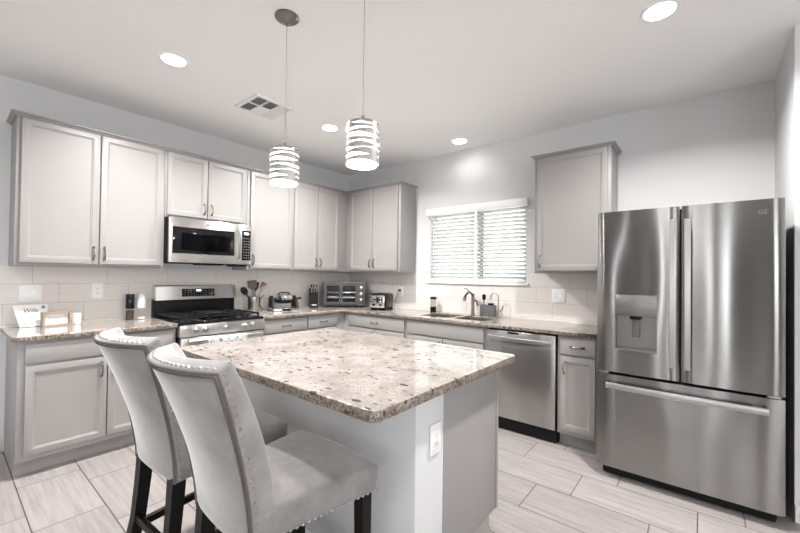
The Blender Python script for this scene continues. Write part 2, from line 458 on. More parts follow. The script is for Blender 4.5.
# ------------------------------------------------------------------ cabinets (local: x right, front towards -y)
def pull(parent, c, L, vertical, out=-1, mat='pull', r=.0055):
    """arched bar pull; c = centre on the door face (local), pointing to -y"""
    cx, cy, cz = c; pts = []
    for i in range(9):
        t = -1+2*i/8
        d = .028*(1-abs(t)**3.2)+.001
        pts.append((cx, cy-d, cz+t*L/2) if vertical else (cx+t*L/2, cy-d, cz))
    rad = [r*(1.35-.45*(1-abs(-1+2*i/8))) for i in range(9)]
    m = MB().tube(pts, rad, 8)
    for t in (-1, 1):
        if vertical: m.lathe([(.009, 0), (.009, .004)], (cx, cy-.004, cz+t*L/2), 10, axis='y')
        else: m.lathe([(.009, 0), (.009, .004)], (cx+t*L/2, cy-.004, cz), 10, axis='y')
    return m.build('handle', mat, parent)

def panel_door(x0, x1, z0, z1, y, name, parent, th=.02, rail=.058, flat=False):
    m = MB(); vs = m.box(x0, x1, y, y+th, z0, z1)
    bm = m.bm
    f = [q for q in bm.faces if q.calc_center_median().y < y+1e-5][0]
    outer = list(f.edges)
    if not flat:
        bmesh.ops.inset_region(bm, faces=[f], thickness=rail, depth=0)
        bmesh.ops.inset_region(bm, faces=[f], thickness=.004, depth=-.004)
        bmesh.ops.inset_region(bm, faces=[f], thickness=.009, depth=-.002)
        bmesh.ops.inset_region(bm, faces=[f], thickness=.003, depth=-.004)
    es = [e for e in bm.edges if all(abs(v.co.y-y) < 1e-5 and (abs(v.co.x-x0) < 1e-5 or abs(v.co.x-x1) < 1e-5 or abs(v.co.z-z0) < 1e-5 or abs(v.co.z-z1) < 1e-5) for v in e.verts)
          and (abs(e.verts[0].co.x-e.verts[1].co.x) < 1e-5 or abs(e.verts[0].co.z-e.verts[1].co.z) < 1e-5)]
    bmesh.ops.bevel(bm, geom=es, offset=.003, segments=2, affect='EDGES', profile=.5)
    return m.build(name, 'cab', parent, ang=25)

ZB, ZT = 1.374, 2.445
def upper(label, loc, rz, x0, x1, doors, zb=ZB, ends=(False, False), crown_x=None):
    """doors: list of (xa, xb, handle 'l'/'r'); x in local wall coordinates"""
    t = thing('wall_cabinet', label, 'wall cabinet', loc, rz, 'grey wall cabinets')
    zc = ZT-.026
    m = B(x0, x1, -.305, -.004, zb, zc, bev=.0015)
    m.build('body', 'cab', t)
    for xa, xb, hs_ in doors:
        d = panel_door(xa, xb, zb+.022, zc-.006, -.326, 'door', t)
        hx = xa+.03 if hs_ == 'l' else xb-.03
        pull(d, (hx, -.326, zb+.022+.085), .096, True)
    a = x0-(.03 if ends[0] else 0); b = x1+(.03 if ends[1] else 0)
    def rect(e, z): 
        ee = e
        return [(x0-(ee if ends[0] else 0), -.305-ee, z), (x1+(ee if ends[1] else 0), -.305-ee, z), (x1+(ee if ends[1] else 0), -.004, z), (x0-(ee if ends[0] else 0), -.004, z)]
    MB().rings([rect(.0, zc), rect(.010, zc), rect(.014, zc+.010), rect(.026, zc+.016), rect(.030, zc+.018), rect(.030, ZT)]).build('crown_moulding', 'cab', t, ang=15)
    return t
RA = pi/2     # wall A (left wall): local x -> world y
YL = -3.414
def A(y): return y-YL      # world y -> local x on wall A
LA = (0, YL, 0)
upper('grey two-door wall cabinet above the counter left of the microwave', LA, RA, 0, A(-2.489), [(A(-3.390), A(-2.953), 'r'), (A(-2.944), A(-2.513), 'l')], ends=(True, False))
upper('short grey two-door wall cabinet directly above the microwave', LA, RA, A(-2.487), A(-1.719), [(A(-2.473), A(-2.131), 'r'), (A(-2.122), A(-1.740), 'l')], zb=1.832)
upper('narrow single-door grey wall cabinet just right of the microwave', LA, RA, A(-1.717), A(-1.160), [(A(-1.686), A(-1.176), 'l')])
upper('grey two-door wall cabinet over the waffle maker, next to the corner', LA, RA, A(-1.158), A(-.307), [(A(-1.142), A(-.806), 'r'), (A(-.798), A(-.462), 'l')])
upper('grey two-door wall cabinet between the corner and the window', (0, 0, 0), 0, .003, 1.230, [(.386, .787, 'r'), (.795, 1.196, 'l')], ends=(False, True))
upper('grey single-door wall cabinet between the window and the refrigerator', (0, 0, 0), 0, 2.815, 3.432, [(2.838, 3.405, 'l')], ends=(True, True))

def base(label, loc, rz, x0, x1, drawers, doors, ends=(False, False), body_x=None, drawer_pull=True, dz=(.735, .862), open_top=False):
    t = thing('base_cabinet', label, 'base cabinet', loc, rz, 'grey base cabinets')
    bx0, bx1 = body_x or (x0, x1)
    m = MB()
    if open_top:
        m.box(bx0, bx0+.018, -.592, -.01, .105, .882); m.box(bx1-.018, bx1, -.592, -.01, .105, .882)
        m.box(bx0+.018, bx1-.018, -.592, -.01, .105, .123); m.box(bx0+.018, bx1-.018, -.016, -.01, .123, .882)
        m.box(bx0, bx1, -.61, -.592, .105, .882)
    else: m.box(bx0, bx1, -.61, -.01, .105, .882, bev=.0015)
    m.build('body', 'cab', t)
    B(bx0, bx1, -.537, -.02, 0, .1045).build('toe_kick', 'cab', t, smooth=False)
    for xa, xb in drawers:
        d = panel_door(xa, xb, dz[0], dz[1], -.631, 'drawer', t, flat=True)
        if drawer_pull: pull(d, ((xa+xb)/2, -.631, (dz[0]+dz[1])/2), .096, False)
    for xa, xb, hs_ in doors:
        d = panel_door(xa, xb, .14, dz[0]-.016, -.631, 'door', t)
        hx = xa+.03 if hs_ == 'l' else xb-.03
        pull(d, (hx, -.631, dz[0]-.016-.085), .096, True)
    return t
base('grey base cabinet with two doors under the counter left of the range', LA, RA, 0, A(-2.490), [(A(-3.38), A(-2.515))], [(A(-3.378), A(-2.952), 'r'), (A(-2.945), A(-2.515), 'l')], drawer_pull=False)
base('grey base cabinet whose drawer is just right of the range', LA, RA, A(-1.716), A(-1.168), [(A(-1.696), A(-1.178))], [(A(-1.696), A(-1.178), 'l')])
base('grey corner base cabinet with a narrow drawer right beside the corner', LA, RA, A(-1.166), A(-.01), [(A(-1.156), A(-.74))], [(A(-1.156), A(-.74), 'l')])
base('grey base cabinet with one wide drawer between the corner and the sink', (0, 0, 0), 0, .612, 1.576, [(.70, 1.556)], [(.70, 1.124, 'r'), (1.132, 1.556, 'l')])
base('grey sink base cabinet with a plain false drawer front left of the dishwasher', (0, 0, 0), 0, 1.578, 2.494, [(1.598, 2.472)], [(1.598, 2.031, 'r'), (2.039, 2.472, 'l')], drawer_pull=False, open_top=True)
base('narrow grey base cabinet with one drawer and door beside the refrigerator', (0, 0, 0), 0, 3.112, 3.412, [(3.136, 3.388)], [(3.136, 3.388, 'l')])

# ------------------------------------------------------------------ countertops
CT0, CT1 = .884, .915
sinkL = rrect(1.66, 2.02, -.50, -.13, .05); sinkR = rrect(2.06, 2.40, -.50, -.13, .05)
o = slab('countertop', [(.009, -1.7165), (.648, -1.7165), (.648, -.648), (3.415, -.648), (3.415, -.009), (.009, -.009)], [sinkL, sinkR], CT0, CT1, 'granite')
tag(o, 'long L-shaped granite countertop with the sink, running right of the range round the corner', 'countertop')
outl = [(.009, -2.4895), (.009, -3.444)] + [(.648-.03+.03*cos(radians(a)), -3.444+.03+.03*sin(radians(a))) for a in (-90, -60, -30, 0)] + [(.648, -2.4895)]
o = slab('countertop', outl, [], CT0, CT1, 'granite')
tag(o, 'short granite countertop left of the range, carrying the white sign', 'countertop')

# sink
sk = thing('kitchen_sink', 'stainless undermount double-bowl sink set in the granite below the window', 'sink', (0, 0, 0))
for xa, xb in ((1.66, 2.02), (2.06, 2.40)):
    m = MB(); rin = [(x, y) for x, y in rrect(xa-.004, xb+.004, -.504, -.126, .05)]
    rb = rrect(xa+.02, xb-.02, -.48, -.15, .06)
    cxm, cym = (xa+xb)/2, -.315
    m.rings([[(x, y, CT0-.001) for x, y in rin], [(x, y, CT0-.03) for x, y in rrect(xa, xb, -.5, -.13, .05)], [(x, y, .72) for x, y in rb], [(x, y, .70) for x, y in rrect(xa+.06, xb-.06, -.44, -.19, .04)]], cap=False)
    m.bm.faces.ensure_lookup_table()
    vs = [v for v in m.bm.verts if abs(v.co.z-.70) < 1e-4]; m.bm.faces.new(vs)
    bwl = m.build('bowl', 'sinksteel', sk, ang=50)
    MB().lathe([(.04, .7005), (.04, .703), (.025, .704)], (cxm, cym, 0), 16).build('drain', 'chrome', bwl)

# ------------------------------------------------------------------ island
IX0, IX1, IY0, IY1 = 1.69, 3.2235, -2.886, -1.746
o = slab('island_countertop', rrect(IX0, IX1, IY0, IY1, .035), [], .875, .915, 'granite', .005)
tag(o, 'pale granite island worktop with dark flecks, reflecting the window', 'island countertop')
PW0, PW1 = -2.575, -2.375
isl = thing('kitchen_island', 'kitchen island base of white half wall and grey cabinets under the granite top', 'kitchen island', (0, 0, 0))
B(1.76, 3.155, PW0, PW1, 0, .874, bev=.003).build('half_wall', 'wall', isl)
B(1.76, 3.155, PW1+.001, -1.855, .105, .874, bev=.0015).build('cabinet_body', 'cab', isl)
B(1.78, 3.155, PW1+.001, -1.93, 0, .1045).build('toe_kick', 'cab', isl, smooth=False)
B(3.14, 3.159, -1.853, -1.83, .105, .874, bev=.0015).build('corner_stile', 'cab', isl)
for i in range(3):
    # doors on the range side of the island (front towards +y)
    xa = 1.78+i*.46; d = B(xa, xa+.44, -1.853, -1.833, .14, .70, bev=.003).build('door', 'cab', isl)
    d2 = B(xa, xa+.44, -1.853, -1.833, .72, .86, bev=.003).build('drawer', 'cab', isl)
    MB().tube([(xa+.17, -1.833, .79), (xa+.18, -1.805, .79), (xa+.26, -1.805, .79), (xa+.27, -1.833, .79)], .005, 8).build('handle', 'nickel', d2)
    MB().tube([(xa+.40, -1.833, .68), (xa+.40, -1.805, .67), (xa+.40, -1.805, .60), (xa+.40, -1.833, .59)], .005, 8).build('handle', 'nickel', d)
bbm = MB(); bbm.box(1.746, 3.155, PW0-.014, PW0, 0, .095, bev=.003); bbm.box(3.155, 3.169, PW0-.014, PW1, 0, .095, bev=.003)
bbm.build('skirting', 'trim', isl)

# ------------------------------------------------------------------ range (local: front -y, on wall A)
rg = thing('gas_range', 'stainless gas range with black grates below the microwave', 'range', (0, -2.4845, 0), RA)
RW = .764
B(.003, RW-.003, -.64, -.02, .06, .90).build('body', 'black', rg, smooth=False)
for xx in (.05, RW-.05):
    for yy in (-.08, -.58): MB().lathe([(.018, 0), (.018, .062)], (xx, yy, 0), 10).build('foot', 'black', rg)
B(.0, RW, -.655, -.02, .899, .922, bev=.006).build('cooktop', 'blackgloss', rg)
B(.0, RW, -.075, -.012, .92, 1.085, bev=.004).build('lower_backguard', 'black', rg)
bgp = MB().prism([(-.115, 1.078), (-.012, 1.078), (-.012, 1.217), (-.075, 1.217), (-.098, 1.205)], .004, RW, 'x').build('backguard', 'steel', rg, ang=20)
dp = MB().obox((.382, -.1075, 1.142), (.31, .004, .075), Matrix.Rotation(radians(-8), 3, 'X'), .002).build('display_panel', 'blackgloss', rg)
dg_ = MB(); 
for r_ in range(3):
    for c_ in range(10):
        if 4 <= c_ <= 5 and r_ == 2: continue
        dg_.obox((.255+c_*.028, -.1105-(1-r_)*.0032, 1.142+(r_-1)*.021), (.011, .003, .007), Matrix.Rotation(radians(-8), 3, 'X'))
dg_.build('button', 'greyplastic', dp, smooth=False)
MB().obox((.382, -.106, 1.163), (.045, .004, .014), Matrix.Rotation(radians(-8), 3, 'X')).build('clock', 'digits', dp, smooth=False)
B(.0, RW, -.678, -.60, .80, .897, bev=.005).build('control_panel', 'steel', rg)
for y_ in (-2.365, -2.285, -2.103, -1.925, -1.845):
    k = MB().lathe([(.021, 0), (.0215, .006), (.017, .014), (.0165, .034), (.013, .037)], (0, 0, 0), 20, axis='y')
    k = None
    kb = MB()
    kb.lathe([(.024, 0), (.024, -.006), (.0185, -.010), (.0175, -.036), (.014, -.039)], (y_+2.4845, -.678, .850), 20, axis='y')
    kb.build('knob', 'steel_handle', rg)
dr = B(.008, RW-.008, -.680, -.64, .205, .792, bev=.005).build('oven_door', 'steel', rg)
B(.10, RW-.10, -.6825, -.679, .32, .66, bev=.001).build('window', 'blackgloss', dr)
hb = MB().tube([(.05, -.735, .770), (RW-.05, -.735, .770)], .0135, 12)
for xx in (.075, RW-.075): hb.box(xx-.012, xx+.012, -.735, -.678, .760, .780, bev=.003)
hb.build('handle', 'steel_handle', rg)
B(.008, RW-.008, -.678, -.64, .065, .195, bev=.006).build('storage_drawer', 'steel', rg)
# burners and grates
for bx, by, br in ((.16, -.20, .04), (.16, -.47, .05), (.382, -.335, .055), (.60, -.20, .045), (.60, -.47, .05)):
    MB().lathe([(br*1.35, .922), (br*1.3, .926), (br, .928), (br, .938), (br*.9, .941), (.0, .941)], (bx, by, 0), 20).build('burner', 'iron', rg)
for gx0, gx1 in ((.02, .262), (.268, .496), (.502, RW-.02)):
    g = MB(); za, zb_ = .944, .957
    for yy in (-.60, -.335, -.09): g.box(gx0, gx1, yy-.006, yy+.006, za, zb_, bev=.002)
    for xx in (gx0+.006, (gx0+gx1)/2, gx1-.006): g.box(xx-.006, xx+.006, -.606, -.084, za, zb_, bev=.002)
    for yy in (-.60, -.09):
        for xx in (gx0+.006, gx1-.006): g.box(xx-.007, xx+.007, yy-.007, yy+.007, .9215, za)
    for yy in (-.47, -.20): g.box(gx0, gx1, yy-.004, yy+.004, za+.002, zb_+.001, bev=.001)
    g.build('grate', 'iron', rg)
# griddle lying on the middle grate region is part of the grate set
B(.285, .478, -.50, -.17, .9585, .967, bev=.004).build('griddle', 'iron', rg)
# towel over the oven handle
tw = MB(); yy0, yy1 = -2.290, -1.945
prof = [(.706, .58), (.712, .770)] + [(.735+.0165*cos(a), .770+.0165*sin(a)) for a in [pi*(1-i/6) for i in range(7)]] + [(.7535, .770), (.757, .65), (.758, .51)]
front = [(x, z) for x, z in prof]; thick = .004
ringA = []
pts2 = front
outer = []
for i, (x, z) in enumerate(pts2):
    x0_, z0_ = pts2[max(0, i-1)]; x1_, z1_ = pts2[min(len(pts2)-1, i+1)]
    tx, tz = x1_-x0_, z1_-z0_; L_ = math.hypot(tx, tz); outer.append((x-tz/L_*thick, z+tx/L_*thick))
poly = pts2+outer[::-1]
segs = 14; rr = []
for s_ in range(segs+1):
    y_ = yy0+(yy1-yy0)*s_/segs; rr.append([(x+(.004*sin(s_*1.3) if z < .7 and x > .74 else 0), y_, z) for x, z in poly])
# local frame: origin at the towel's lowest front edge
tob = MB().rings([[(y-yy0, -x, z) for x, y, z in r] for r in rr]).build('kitchen_towel', 'towel', ang=40)
tob.location = (0, yy0, 0); tob.rotation_euler = (0, 0, RA)
tag(tob, 'white printed kitchen towel hanging over the oven door handle', 'towel')

# ------------------------------------------------------------------ microwave
mw = thing('microwave', 'stainless over-the-range microwave with black glass below the short cabinet', 'microwave', (0, -2.4845, 1.424), RA)
B(.002, RW-.002, -.372, -.008, .0, .404).build('body', 'dark', mw, smooth=False)
fd = MB(); fd.box(.002, .622, -.405, -.373, .004, .404, bev=.004); fd.build('door', 'steel', mw)
dglass = B(.028, .585, -.408, -.404, .085, .322, bev=.0012).build('door_glass', 'blackgloss', mw)
B(.10, .545, -.4095, -.4078, .115, .27, bev=.0004).build('window', 'darkglass', dglass)
B(.624, RW-.002, -.405, -.373, .004, .404, bev=.004).build('control_frame', 'steel', mw)
cp = B(.664, .756, -.408, -.404, .045, .345, bev=.0012).build('control_panel', 'blackgloss', mw)
bt = MB()
for r_ in range(8):
    for c_ in range(3):
        bt.box(.676+c_*.026, .691+c_*.026, -.4092, -.4079, .065+r_*.028, .074+r_*.028)
bt.build('button', 'greyplastic', cp, smooth=False)
B(.684, .732, -.4092, -.4079, .305, .325).build('clock', 'digits', cp, smooth=False)
MB().tube([(.628, -.405, .345), (.630, -.428, .335), (.632, -.44, .28), (.632, -.445, .205), (.632, -.44, .13), (.630, -.428, .075), (.628, -.405, .065)], .011, 10).build('handle', 'steel_handle', mw)
bdg = MB().lathe([(.013, 0), (.013, -.002)], (.33, -.405, .363), 16, axis='y').build('badge', 'chrome', mw)
text('GE', .013, .0004, 'ink', mw, 'badge_letters', (.33, -.4075, .363), (radians(90), 0, 0))
vb = MB()
vb.box(.30, .50, -.36, -.16, -.012, .0); vb.box(.66, .755, -.34, -.10, -.016, .0)
vb.build('bottom_vent', 'black', mw, smooth=False)

# ------------------------------------------------------------------ dishwasher (world x)
dw = thing('dishwasher', 'stainless dishwasher built in between the sink cabinet and narrow cabinet', 'dishwasher', (2.5005, 0, 0))
B(.002, .602, -.57, -.02, .0, .875).build('tub', 'black', dw, smooth=False)
B(.004, .600, -.635, -.575, .115, .868, bev=.006).build('door', 'dw_steel', dw)
B(.004, .600, -.6, -.571, .008, .11).build('toe_panel', 'black', dw, smooth=False)
B(.20, .30, -.6365, -.632, .846, .862, bev=.001).build('control_display', 'blackgloss', dw)
hm = MB(); hp = [(.03+i*.5345/10, -.652-.026*(1-((i-5)/5)**2), .805) for i in range(11)]
n_ = 8
hm.rings([[(x, y+.006*cos(a), z+.018*sin(a)) for a in [2*pi*k/n_+pi/8 for k in range(n_)]] for x, y, z in hp])
for xx in (.035, .560): hm.box(xx-.012, xx+.012, -.658, -.633, .79, .82, bev=.003)
hm.build('handle', 'steel_handle', dw)

# ------------------------------------------------------------------ refrigerator
FX0, FW, FY, FH = 3.449, .908, -.891, 1.784
fr = thing('refrigerator', 'stainless french-door refrigerator with bottom freezer and water dispenser beside the wall', 'refrigerator', (FX0, 0, 0))
B(.006, FW-.006, -.80, -.04, .05, FH-.02).build('cabinet_body', 'dark', fr, smooth=False)
def curved_door(x0, x1, z0, z1, name, hole=None):
    """slightly bowed stainless door, front at FY"""
    m = MB(); bm = m.bm
    xs = [x0+(x1-x0)*i/16 for i in range(17)]; zs = [z0, z1]
    if hole:
        xs = sorted(set([round(v, 5) for v in xs]+[hole[0], hole[1]])); zs = [z0, hole[2], hole[3], z1]
    def yf(x):
        t = (x-x0)/(x1-x0)*2-1
        e = min(x-x0, x1-x); rnd = .008*(1-min(1, e/.012))**2
        return FY-.004*(1-t*t)+rnd
    V = {}
    for i, x in enumerate(xs):
        for j, z in enumerate(zs): V[i, j] = bm.verts.new((x, yf(x), z))
    fs = []
    for i in range(len(xs)-1):
        for j in range(len(zs)-1):
            if hole and xs[i] >= hole[0]-1e-6 and xs[i+1] <= hole[1]+1e-6 and j == 1: continue
            fs.append(bm.faces.new((V[i, j], V[i+1, j], V[i+1, j+1], V[i, j+1])))
    r = bmesh.ops.extrude_face_region(bm, geom=fs)
    for v in r['geom']:
        if isinstance(v, bmesh.types.BMVert): v.co.y = FY+.085
    return m.build(name, 'fridge_steel', fr, ang=40)
DH = (.106, .341, .866, 1.232)
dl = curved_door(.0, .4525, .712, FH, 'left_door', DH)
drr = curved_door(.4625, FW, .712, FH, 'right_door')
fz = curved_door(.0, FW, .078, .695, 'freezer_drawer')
B(.004, FW-.004, -.82, -.78, .69, .72).build('seal', 'black', fr, smooth=False)
B(.445, .47, -.84, -.79, .72, FH-.01).build('mullion_seal', 'black', fr, smooth=False)
# dispenser set into the left door
db = MB(); x0, x1, z0, z1 = DH; yb = FY+.07
db.box(x0, x0+.006, FY-.0035, yb, z0, z1); db.box(x1-.006, x1, FY-.0035, yb, z0, z1); db.box(x0+.006, x1-.006, FY-.0035, yb, z0, z0+.012); db.box(x0+.006, x1-.006, yb-.006, yb, z0+.012, z1-.14)
dsp = db.build('dispenser_recess', 'panelsteel', dl, smooth=False)
B(x0+.002, x1-.002, FY-.006, FY+.06, 1.092, z1-.002, bev=.003).build('dispenser_panel', 'panelsteel', dl)
ic = MB()
for r_, c_ in ((0, 0), (0, 4), (1, 0), (1, 1), (1, 2), (1, 3), (1, 4), (0, 3)):
    ic.box(x0+.02+c_*.042, x0+.038+c_*.042, FY-.0068, FY-.0055, 1.135+r_*.045, 1.139+r_*.045)
ic.build('panel_icon', 'greyplastic', dsp, smooth=False)
pd = MB(); pd.box(x0+.094, x0+.138, yb-.03, yb-.008, .95, 1.07, bev=.004); pd.build('paddle', 'greyplastic', dl)
MB().box(x0+.085, x0+.147, FY+.012, FY+.05, 1.07, 1.093, bev=.003).build('spout', 'black', dl)
for hx in (.418, .492):
    h = MB(); zz = [.795+i*(1.70-.795)/14 for i in range(15)]
    h.rings([[(hx+sx*.016, FY-.035-.014*(1-((z-1.2475)/.4525)**2)+sy*.009, z) for sx, sy in ((-1, -.6), (-.7, -1), (.7, -1), (1, -.6), (1, 1), (-1, 1))] for z in zz])
    for z in (.83, 1.665): h.box(hx-.011, hx+.011, FY-.035, FY-.001, z-.02, z+.02, bev=.003)
    h.build('handle', 'steel_handle', dl if hx < .45 else drr)
h = MB(); xx = [.062+i*(.842-.062)/14 for i in range(15)]
h.rings([[(x, FY-.035-.014*(1-((x-.452)/.39)**2)+sy*.009, .628+sz*.018) for sz, sy in ((-1, -.6), (-.7, -1), (.7, -1), (1, -.6), (1, 1), (-1, 1))] for x in xx])
for x in (.10, .80): h.box(x-.02, x+.02, FY-.035, FY-.001, .616, .640, bev=.003)
h.build('handle', 'steel_handle', fz)
for xa in (.03, FW-.11): B(xa, xa+.08, -.86, -.72, FH-.019, FH-.003, bev=.004).build('hinge_cover', 'dark', fr)
for xa in (.012, FW-.07): B(xa, xa+.055, FY+.004, -.8, .697, .709, bev=.002).build('middle_hinge', 'nickel', fr)
B(.03, FW-.03, -.83, -.78, .012, .072).build('base_grille', 'black', fr, smooth=False)
for xa in (.02, FW-.07): B(xa, xa+.05, -.775, -.72, .0, .049, bev=.004).build('foot', 'dark', fr)
text('GE', .034, .0006, 'panelsteel', drr, 'logo', (.82, FY-.0045, 1.712), (radians(90), 0, 0))

# ------------------------------------------------------------------ window blind
bl = thing('window_blind', 'white horizontal slat blind with deep valance over the sink window', 'blind', (0, 0, 0))
B(1.418, 2.652, -.062, -.002, 2.052, 2.132, bev=.006).build('valance', 'blind', bl)
nsl = 18
for xa, xb in ((WX0+.006, 2.035), (2.068, WX1-.006)):
    m = MB()
    for i in range(nsl):
        z = WZ0+.050+i*(2.045-WZ0-.055)/(nsl-1)
        m.obox(((xa+xb)/2, .022, z), (xb-xa, .050, .003), Matrix.Rotation(radians(-32), 3, 'X'))
    m.build('slats', 'slat', bl, smooth=False)
    B(xa, xb, -.001, .046, WZ0+.006, WZ0+.030, bev=.004).build('bottom_rail', 'blind', bl)
    for f_ in (.12, .88) if xb-xa > .3 else ():
        c = MB(); xx_ = xa+(xb-xa)*f_
        for yy_ in (-.004, .048): c.tube([(xx_, yy_, WZ0+.02), (xx_, yy_, 2.06)], .0012, 5)
        c.build('ladder_cord', 'blind', bl)
B(WX0+.002, WX1-.002, .0, .05, 2.055, 2.098).build('headrail', 'blind', bl, smooth=False)
MB().tube([(1.515, -.03, 2.05), (1.517, -.03, 1.7), (1.515, -.03, 1.36)], .003, 6).build('tilt_wand', 'blind', bl)

# ------------------------------------------------------------------ ceiling fixtures
for (x, y, lab) in ((1.226, -2.763, 'round recessed ceiling light above the counter left of the range'),
                    (1.163, -1.344, 'round recessed ceiling light between the two pendants, over the range aisle'),
                    (1.993, -.265, 'round recessed ceiling light close to the window wall, above the sink'),
                    (3.83, -1.328, 'round recessed ceiling light nearest the refrigerator')):
    t = thing('downlight', lab, 'ceiling light', (x, y, H), 0, 'recessed ceiling lights')
    MB().lathe([(.072, -.002), (.085, -.006), (.092, -.004), (.094, -.0005)], seg=32, cap=False).build('trim_ring', 'white', t)
    MB().lathe([(.0, -.003), (.072, -.003), (.072, -.001), (.0, -.001)], seg=32).build('lens', 'lamp', t)
    l = bpy.data.lights.new('downlight_beam', 'AREA'); l.shape = 'DISK'; l.size = .14; l.energy = 22 if y < -1 else .5; l.color = (1, .985, .97); l.spread = radians(150)
    lo = bpy.data.objects.new('downlight_beam', l); COL.objects.link(lo); lo.location = (x, y, H-.012)
# further ceiling lights of the same room, behind the camera
for (x, y) in ((3.83, -4.2), (1.2, -4.6), (6.4, -3.2), (6.4, -6.2), (2.6, -6.8)):
    l = bpy.data.lights.new('downlight_beam', 'AREA'); l.shape = 'DISK'; l.size = .14; l.energy = 6; l.color = (1, .985, .97); l.spread = radians(150)
    lo = bpy.data.objects.new('downlight_beam', l); COL.objects.link(lo); lo.location = (x, y, H-.012)

# air vent
vt = thing('air_vent', 'square white ceiling air vent with louvre quarters beside the pendant cord', 'air vent', (1.063, -1.985, H))
S = .152; F_ = .028
vf = MB()
for a, b, c, d in ((-S-F_, S+F_, -S-F_, -S), (-S-F_, S+F_, S, S+F_), (-S-F_, -S, -S, S), (S, S+F_, -S, S)):
    vf.box(a, b, c, d, -.010, -.0005)
vf.box(-.005, .005, -S, S, -.010, -.0005)
for yy in (-S/3, S/3): vf.box(-S, -.005, yy-.005, yy+.005, -.010, -.0005); vf.box(.005, S, yy-.005, yy+.005, -.010, -.0005)
vf.build('frame', 'white', vt, smooth=False)
B(-S, S, -S, S, -.0018, -.0004).build('duct', 'duct', vt, smooth=False)
for qx in (0, 1):
    for qy in (0, 1, 2):
        lv = MB(); ox0, ox1 = (-S, -.005) if qx == 0 else (.005, S)
        oy0 = -S+qy*2*S/3+(.005 if qy else 0); oy1 = -S+(qy+1)*2*S/3-(.005 if qy < 2 else 0)
        if qy != 1:
            for i in range(5):
                lv.obox(((ox0+ox1)/2, oy0+(oy1-oy0)*(i+.5)/5, -.0072), (ox1-ox0, .0135, .0012), Matrix.Rotation(radians(36 if qy == 0 else -36), 3, 'X'))
        else:
            for i in range(7):
                lv.obox((ox0+(ox1-ox0)*(i+.5)/7, (oy0+oy1)/2, -.0072), (.0150, oy1-oy0, .0012), Matrix.Rotation(radians(26 if qx else -30), 3, 'Y'))
        lv.build('louvre', 'white', vt, smooth=False)

# pendants
def pendant(x, y, ztop, zbot, label):
    R = .079
    t = thing('pendant_light', label, 'pendant light', (x, y, 0), 0, 'pendant lights over the island')
    MB().lathe([(.0, H-.001), (.066, H-.001), (.066, H-.006), (.060, H-.012), (.045, H-.020), (.02, H-.028), (.009, H-.036), (.007, H-.05), (0, H-.05)], seg=32).build('canopy', 'bronze', t)
    MB().tube([(0, 0, H-.05), (.0, 0, ztop+.04)], .0022, 8).build('cord', 'cordgrey', t)
    MB().lathe([(.0, ztop+.045), (.006, ztop+.045), (.011, ztop+.03), (.012, ztop+.004), (.0, ztop+.004)], seg=20).build('stem', 'nickel', t)
    MB().lathe([(.0, ztop+.004), (R-.006, ztop+.004), (R-.002, ztop), (R-.002, ztop-.012), (R-.006, ztop-.012), (R-.006, ztop-.002), (0, ztop-.002)], seg=40).build('cap', 'nickel', t)
    sh = MB().lathe([(R-.012, zbot+.002), (R-.012, ztop-.003), (R-.015, ztop-.003), (R-.015, zbot+.002), (R-.012, zbot+.002)], seg=40, cap=False).build('shade', 'frost', t)
    gl = MB().lathe([(R+.003, zbot), (R+.003, ztop-.013), (R+.0005, ztop-.013), (R+.0005, zbot), (R+.003, zbot)], seg=40, cap=False).build('glass_cylinder', 'glass', t)
    hh = ztop-zbot
    # wavy metal ribbons around the glass
    rnd = random.Random(3)
    for k in range(6):
        zc = zbot+hh*(.11+.155*k); ph = rnd.random()*6; ww = hh*(.050+.012*rnd.random()); seg = 48; rg_ = []
        for i in range(seg):
            a = 2*pi*i/seg
            dz = hh*.014*sin(a+ph)+hh*.006*sin(2*a+ph*2); wv = ww*(1+.35*sin(a*2+ph))
            ca, sa = cos(a), sin(a)
            rg_.append([((R-.001)*ca, (R-.001)*sa, zc+dz-wv), ((R+.0)*ca, (R+.0)*sa, zc+dz-wv), ((R+.0)*ca, (R+.0)*sa, zc+dz+wv), ((R-.001)*ca, (R-.001)*sa, zc+dz+wv)])
        MB().rings(rg_, cap=False, closed=True).build('ribbon', 'ribbon', t)
    MB().sphere((0, 0, ztop-.085), .028, (1, 1, 1.25)).build('bulb', 'bulb', t)
    l = bpy.data.lights.new('pendant_glow', 'POINT'); l.energy = 3; l.color = (1, .94, .86); l.shadow_soft_size = .03
    lo = bpy.data.objects.new('pendant_glow', l); COL.objects.link(lo); lo.location = (x, y, zbot+.02)
    return t
pendant(2.200, -2.538, 2.030, 1.834, 'banded cylinder pendant light whose round metal canopy shows on the ceiling')
pendant(2.748, -2.477, 2.055, 1.856, 'larger-looking banded cylinder pendant light whose canopy is out of view')

# ------------------------------------------------------------------ switches and outlets
def plate(label, name, cat, loc, rz, gangs, kinds):
    t = thing(name, label, cat, loc, rz)
    wd = .078+(gangs-1)*.046
    B(-wd/2, wd/2, -.007, -.001, -.062, .062, bev=.002).build('cover_plate', 'white', t)
    for i, k in enumerate(kinds):
        xx = (i-(gangs-1)/2)*.046
        if k == 's': B(xx-.0165, xx+.0165, -.0105, -.006, -.033, .033, bev=.002).build('rocker', 'white', t)
        else:
            B(xx-.0165, xx+.0165, -.0085, -.006, -.033, .033, bev=.001).build('socket_face', 'white', t)
            sl = MB()
            for zz in (-.018, .018):
                for dx in (-.006, .006): sl.box(xx+dx-.001, xx+dx+.001, -.0088, -.0083, zz-.004, zz+.005)
                sl.lathe([(.002, -.0088), (.002, -.0083)], (xx, 0, zz-.009), 8, axis='y')
            sl.build('slot', 'dark', t, smooth=False)
    return t
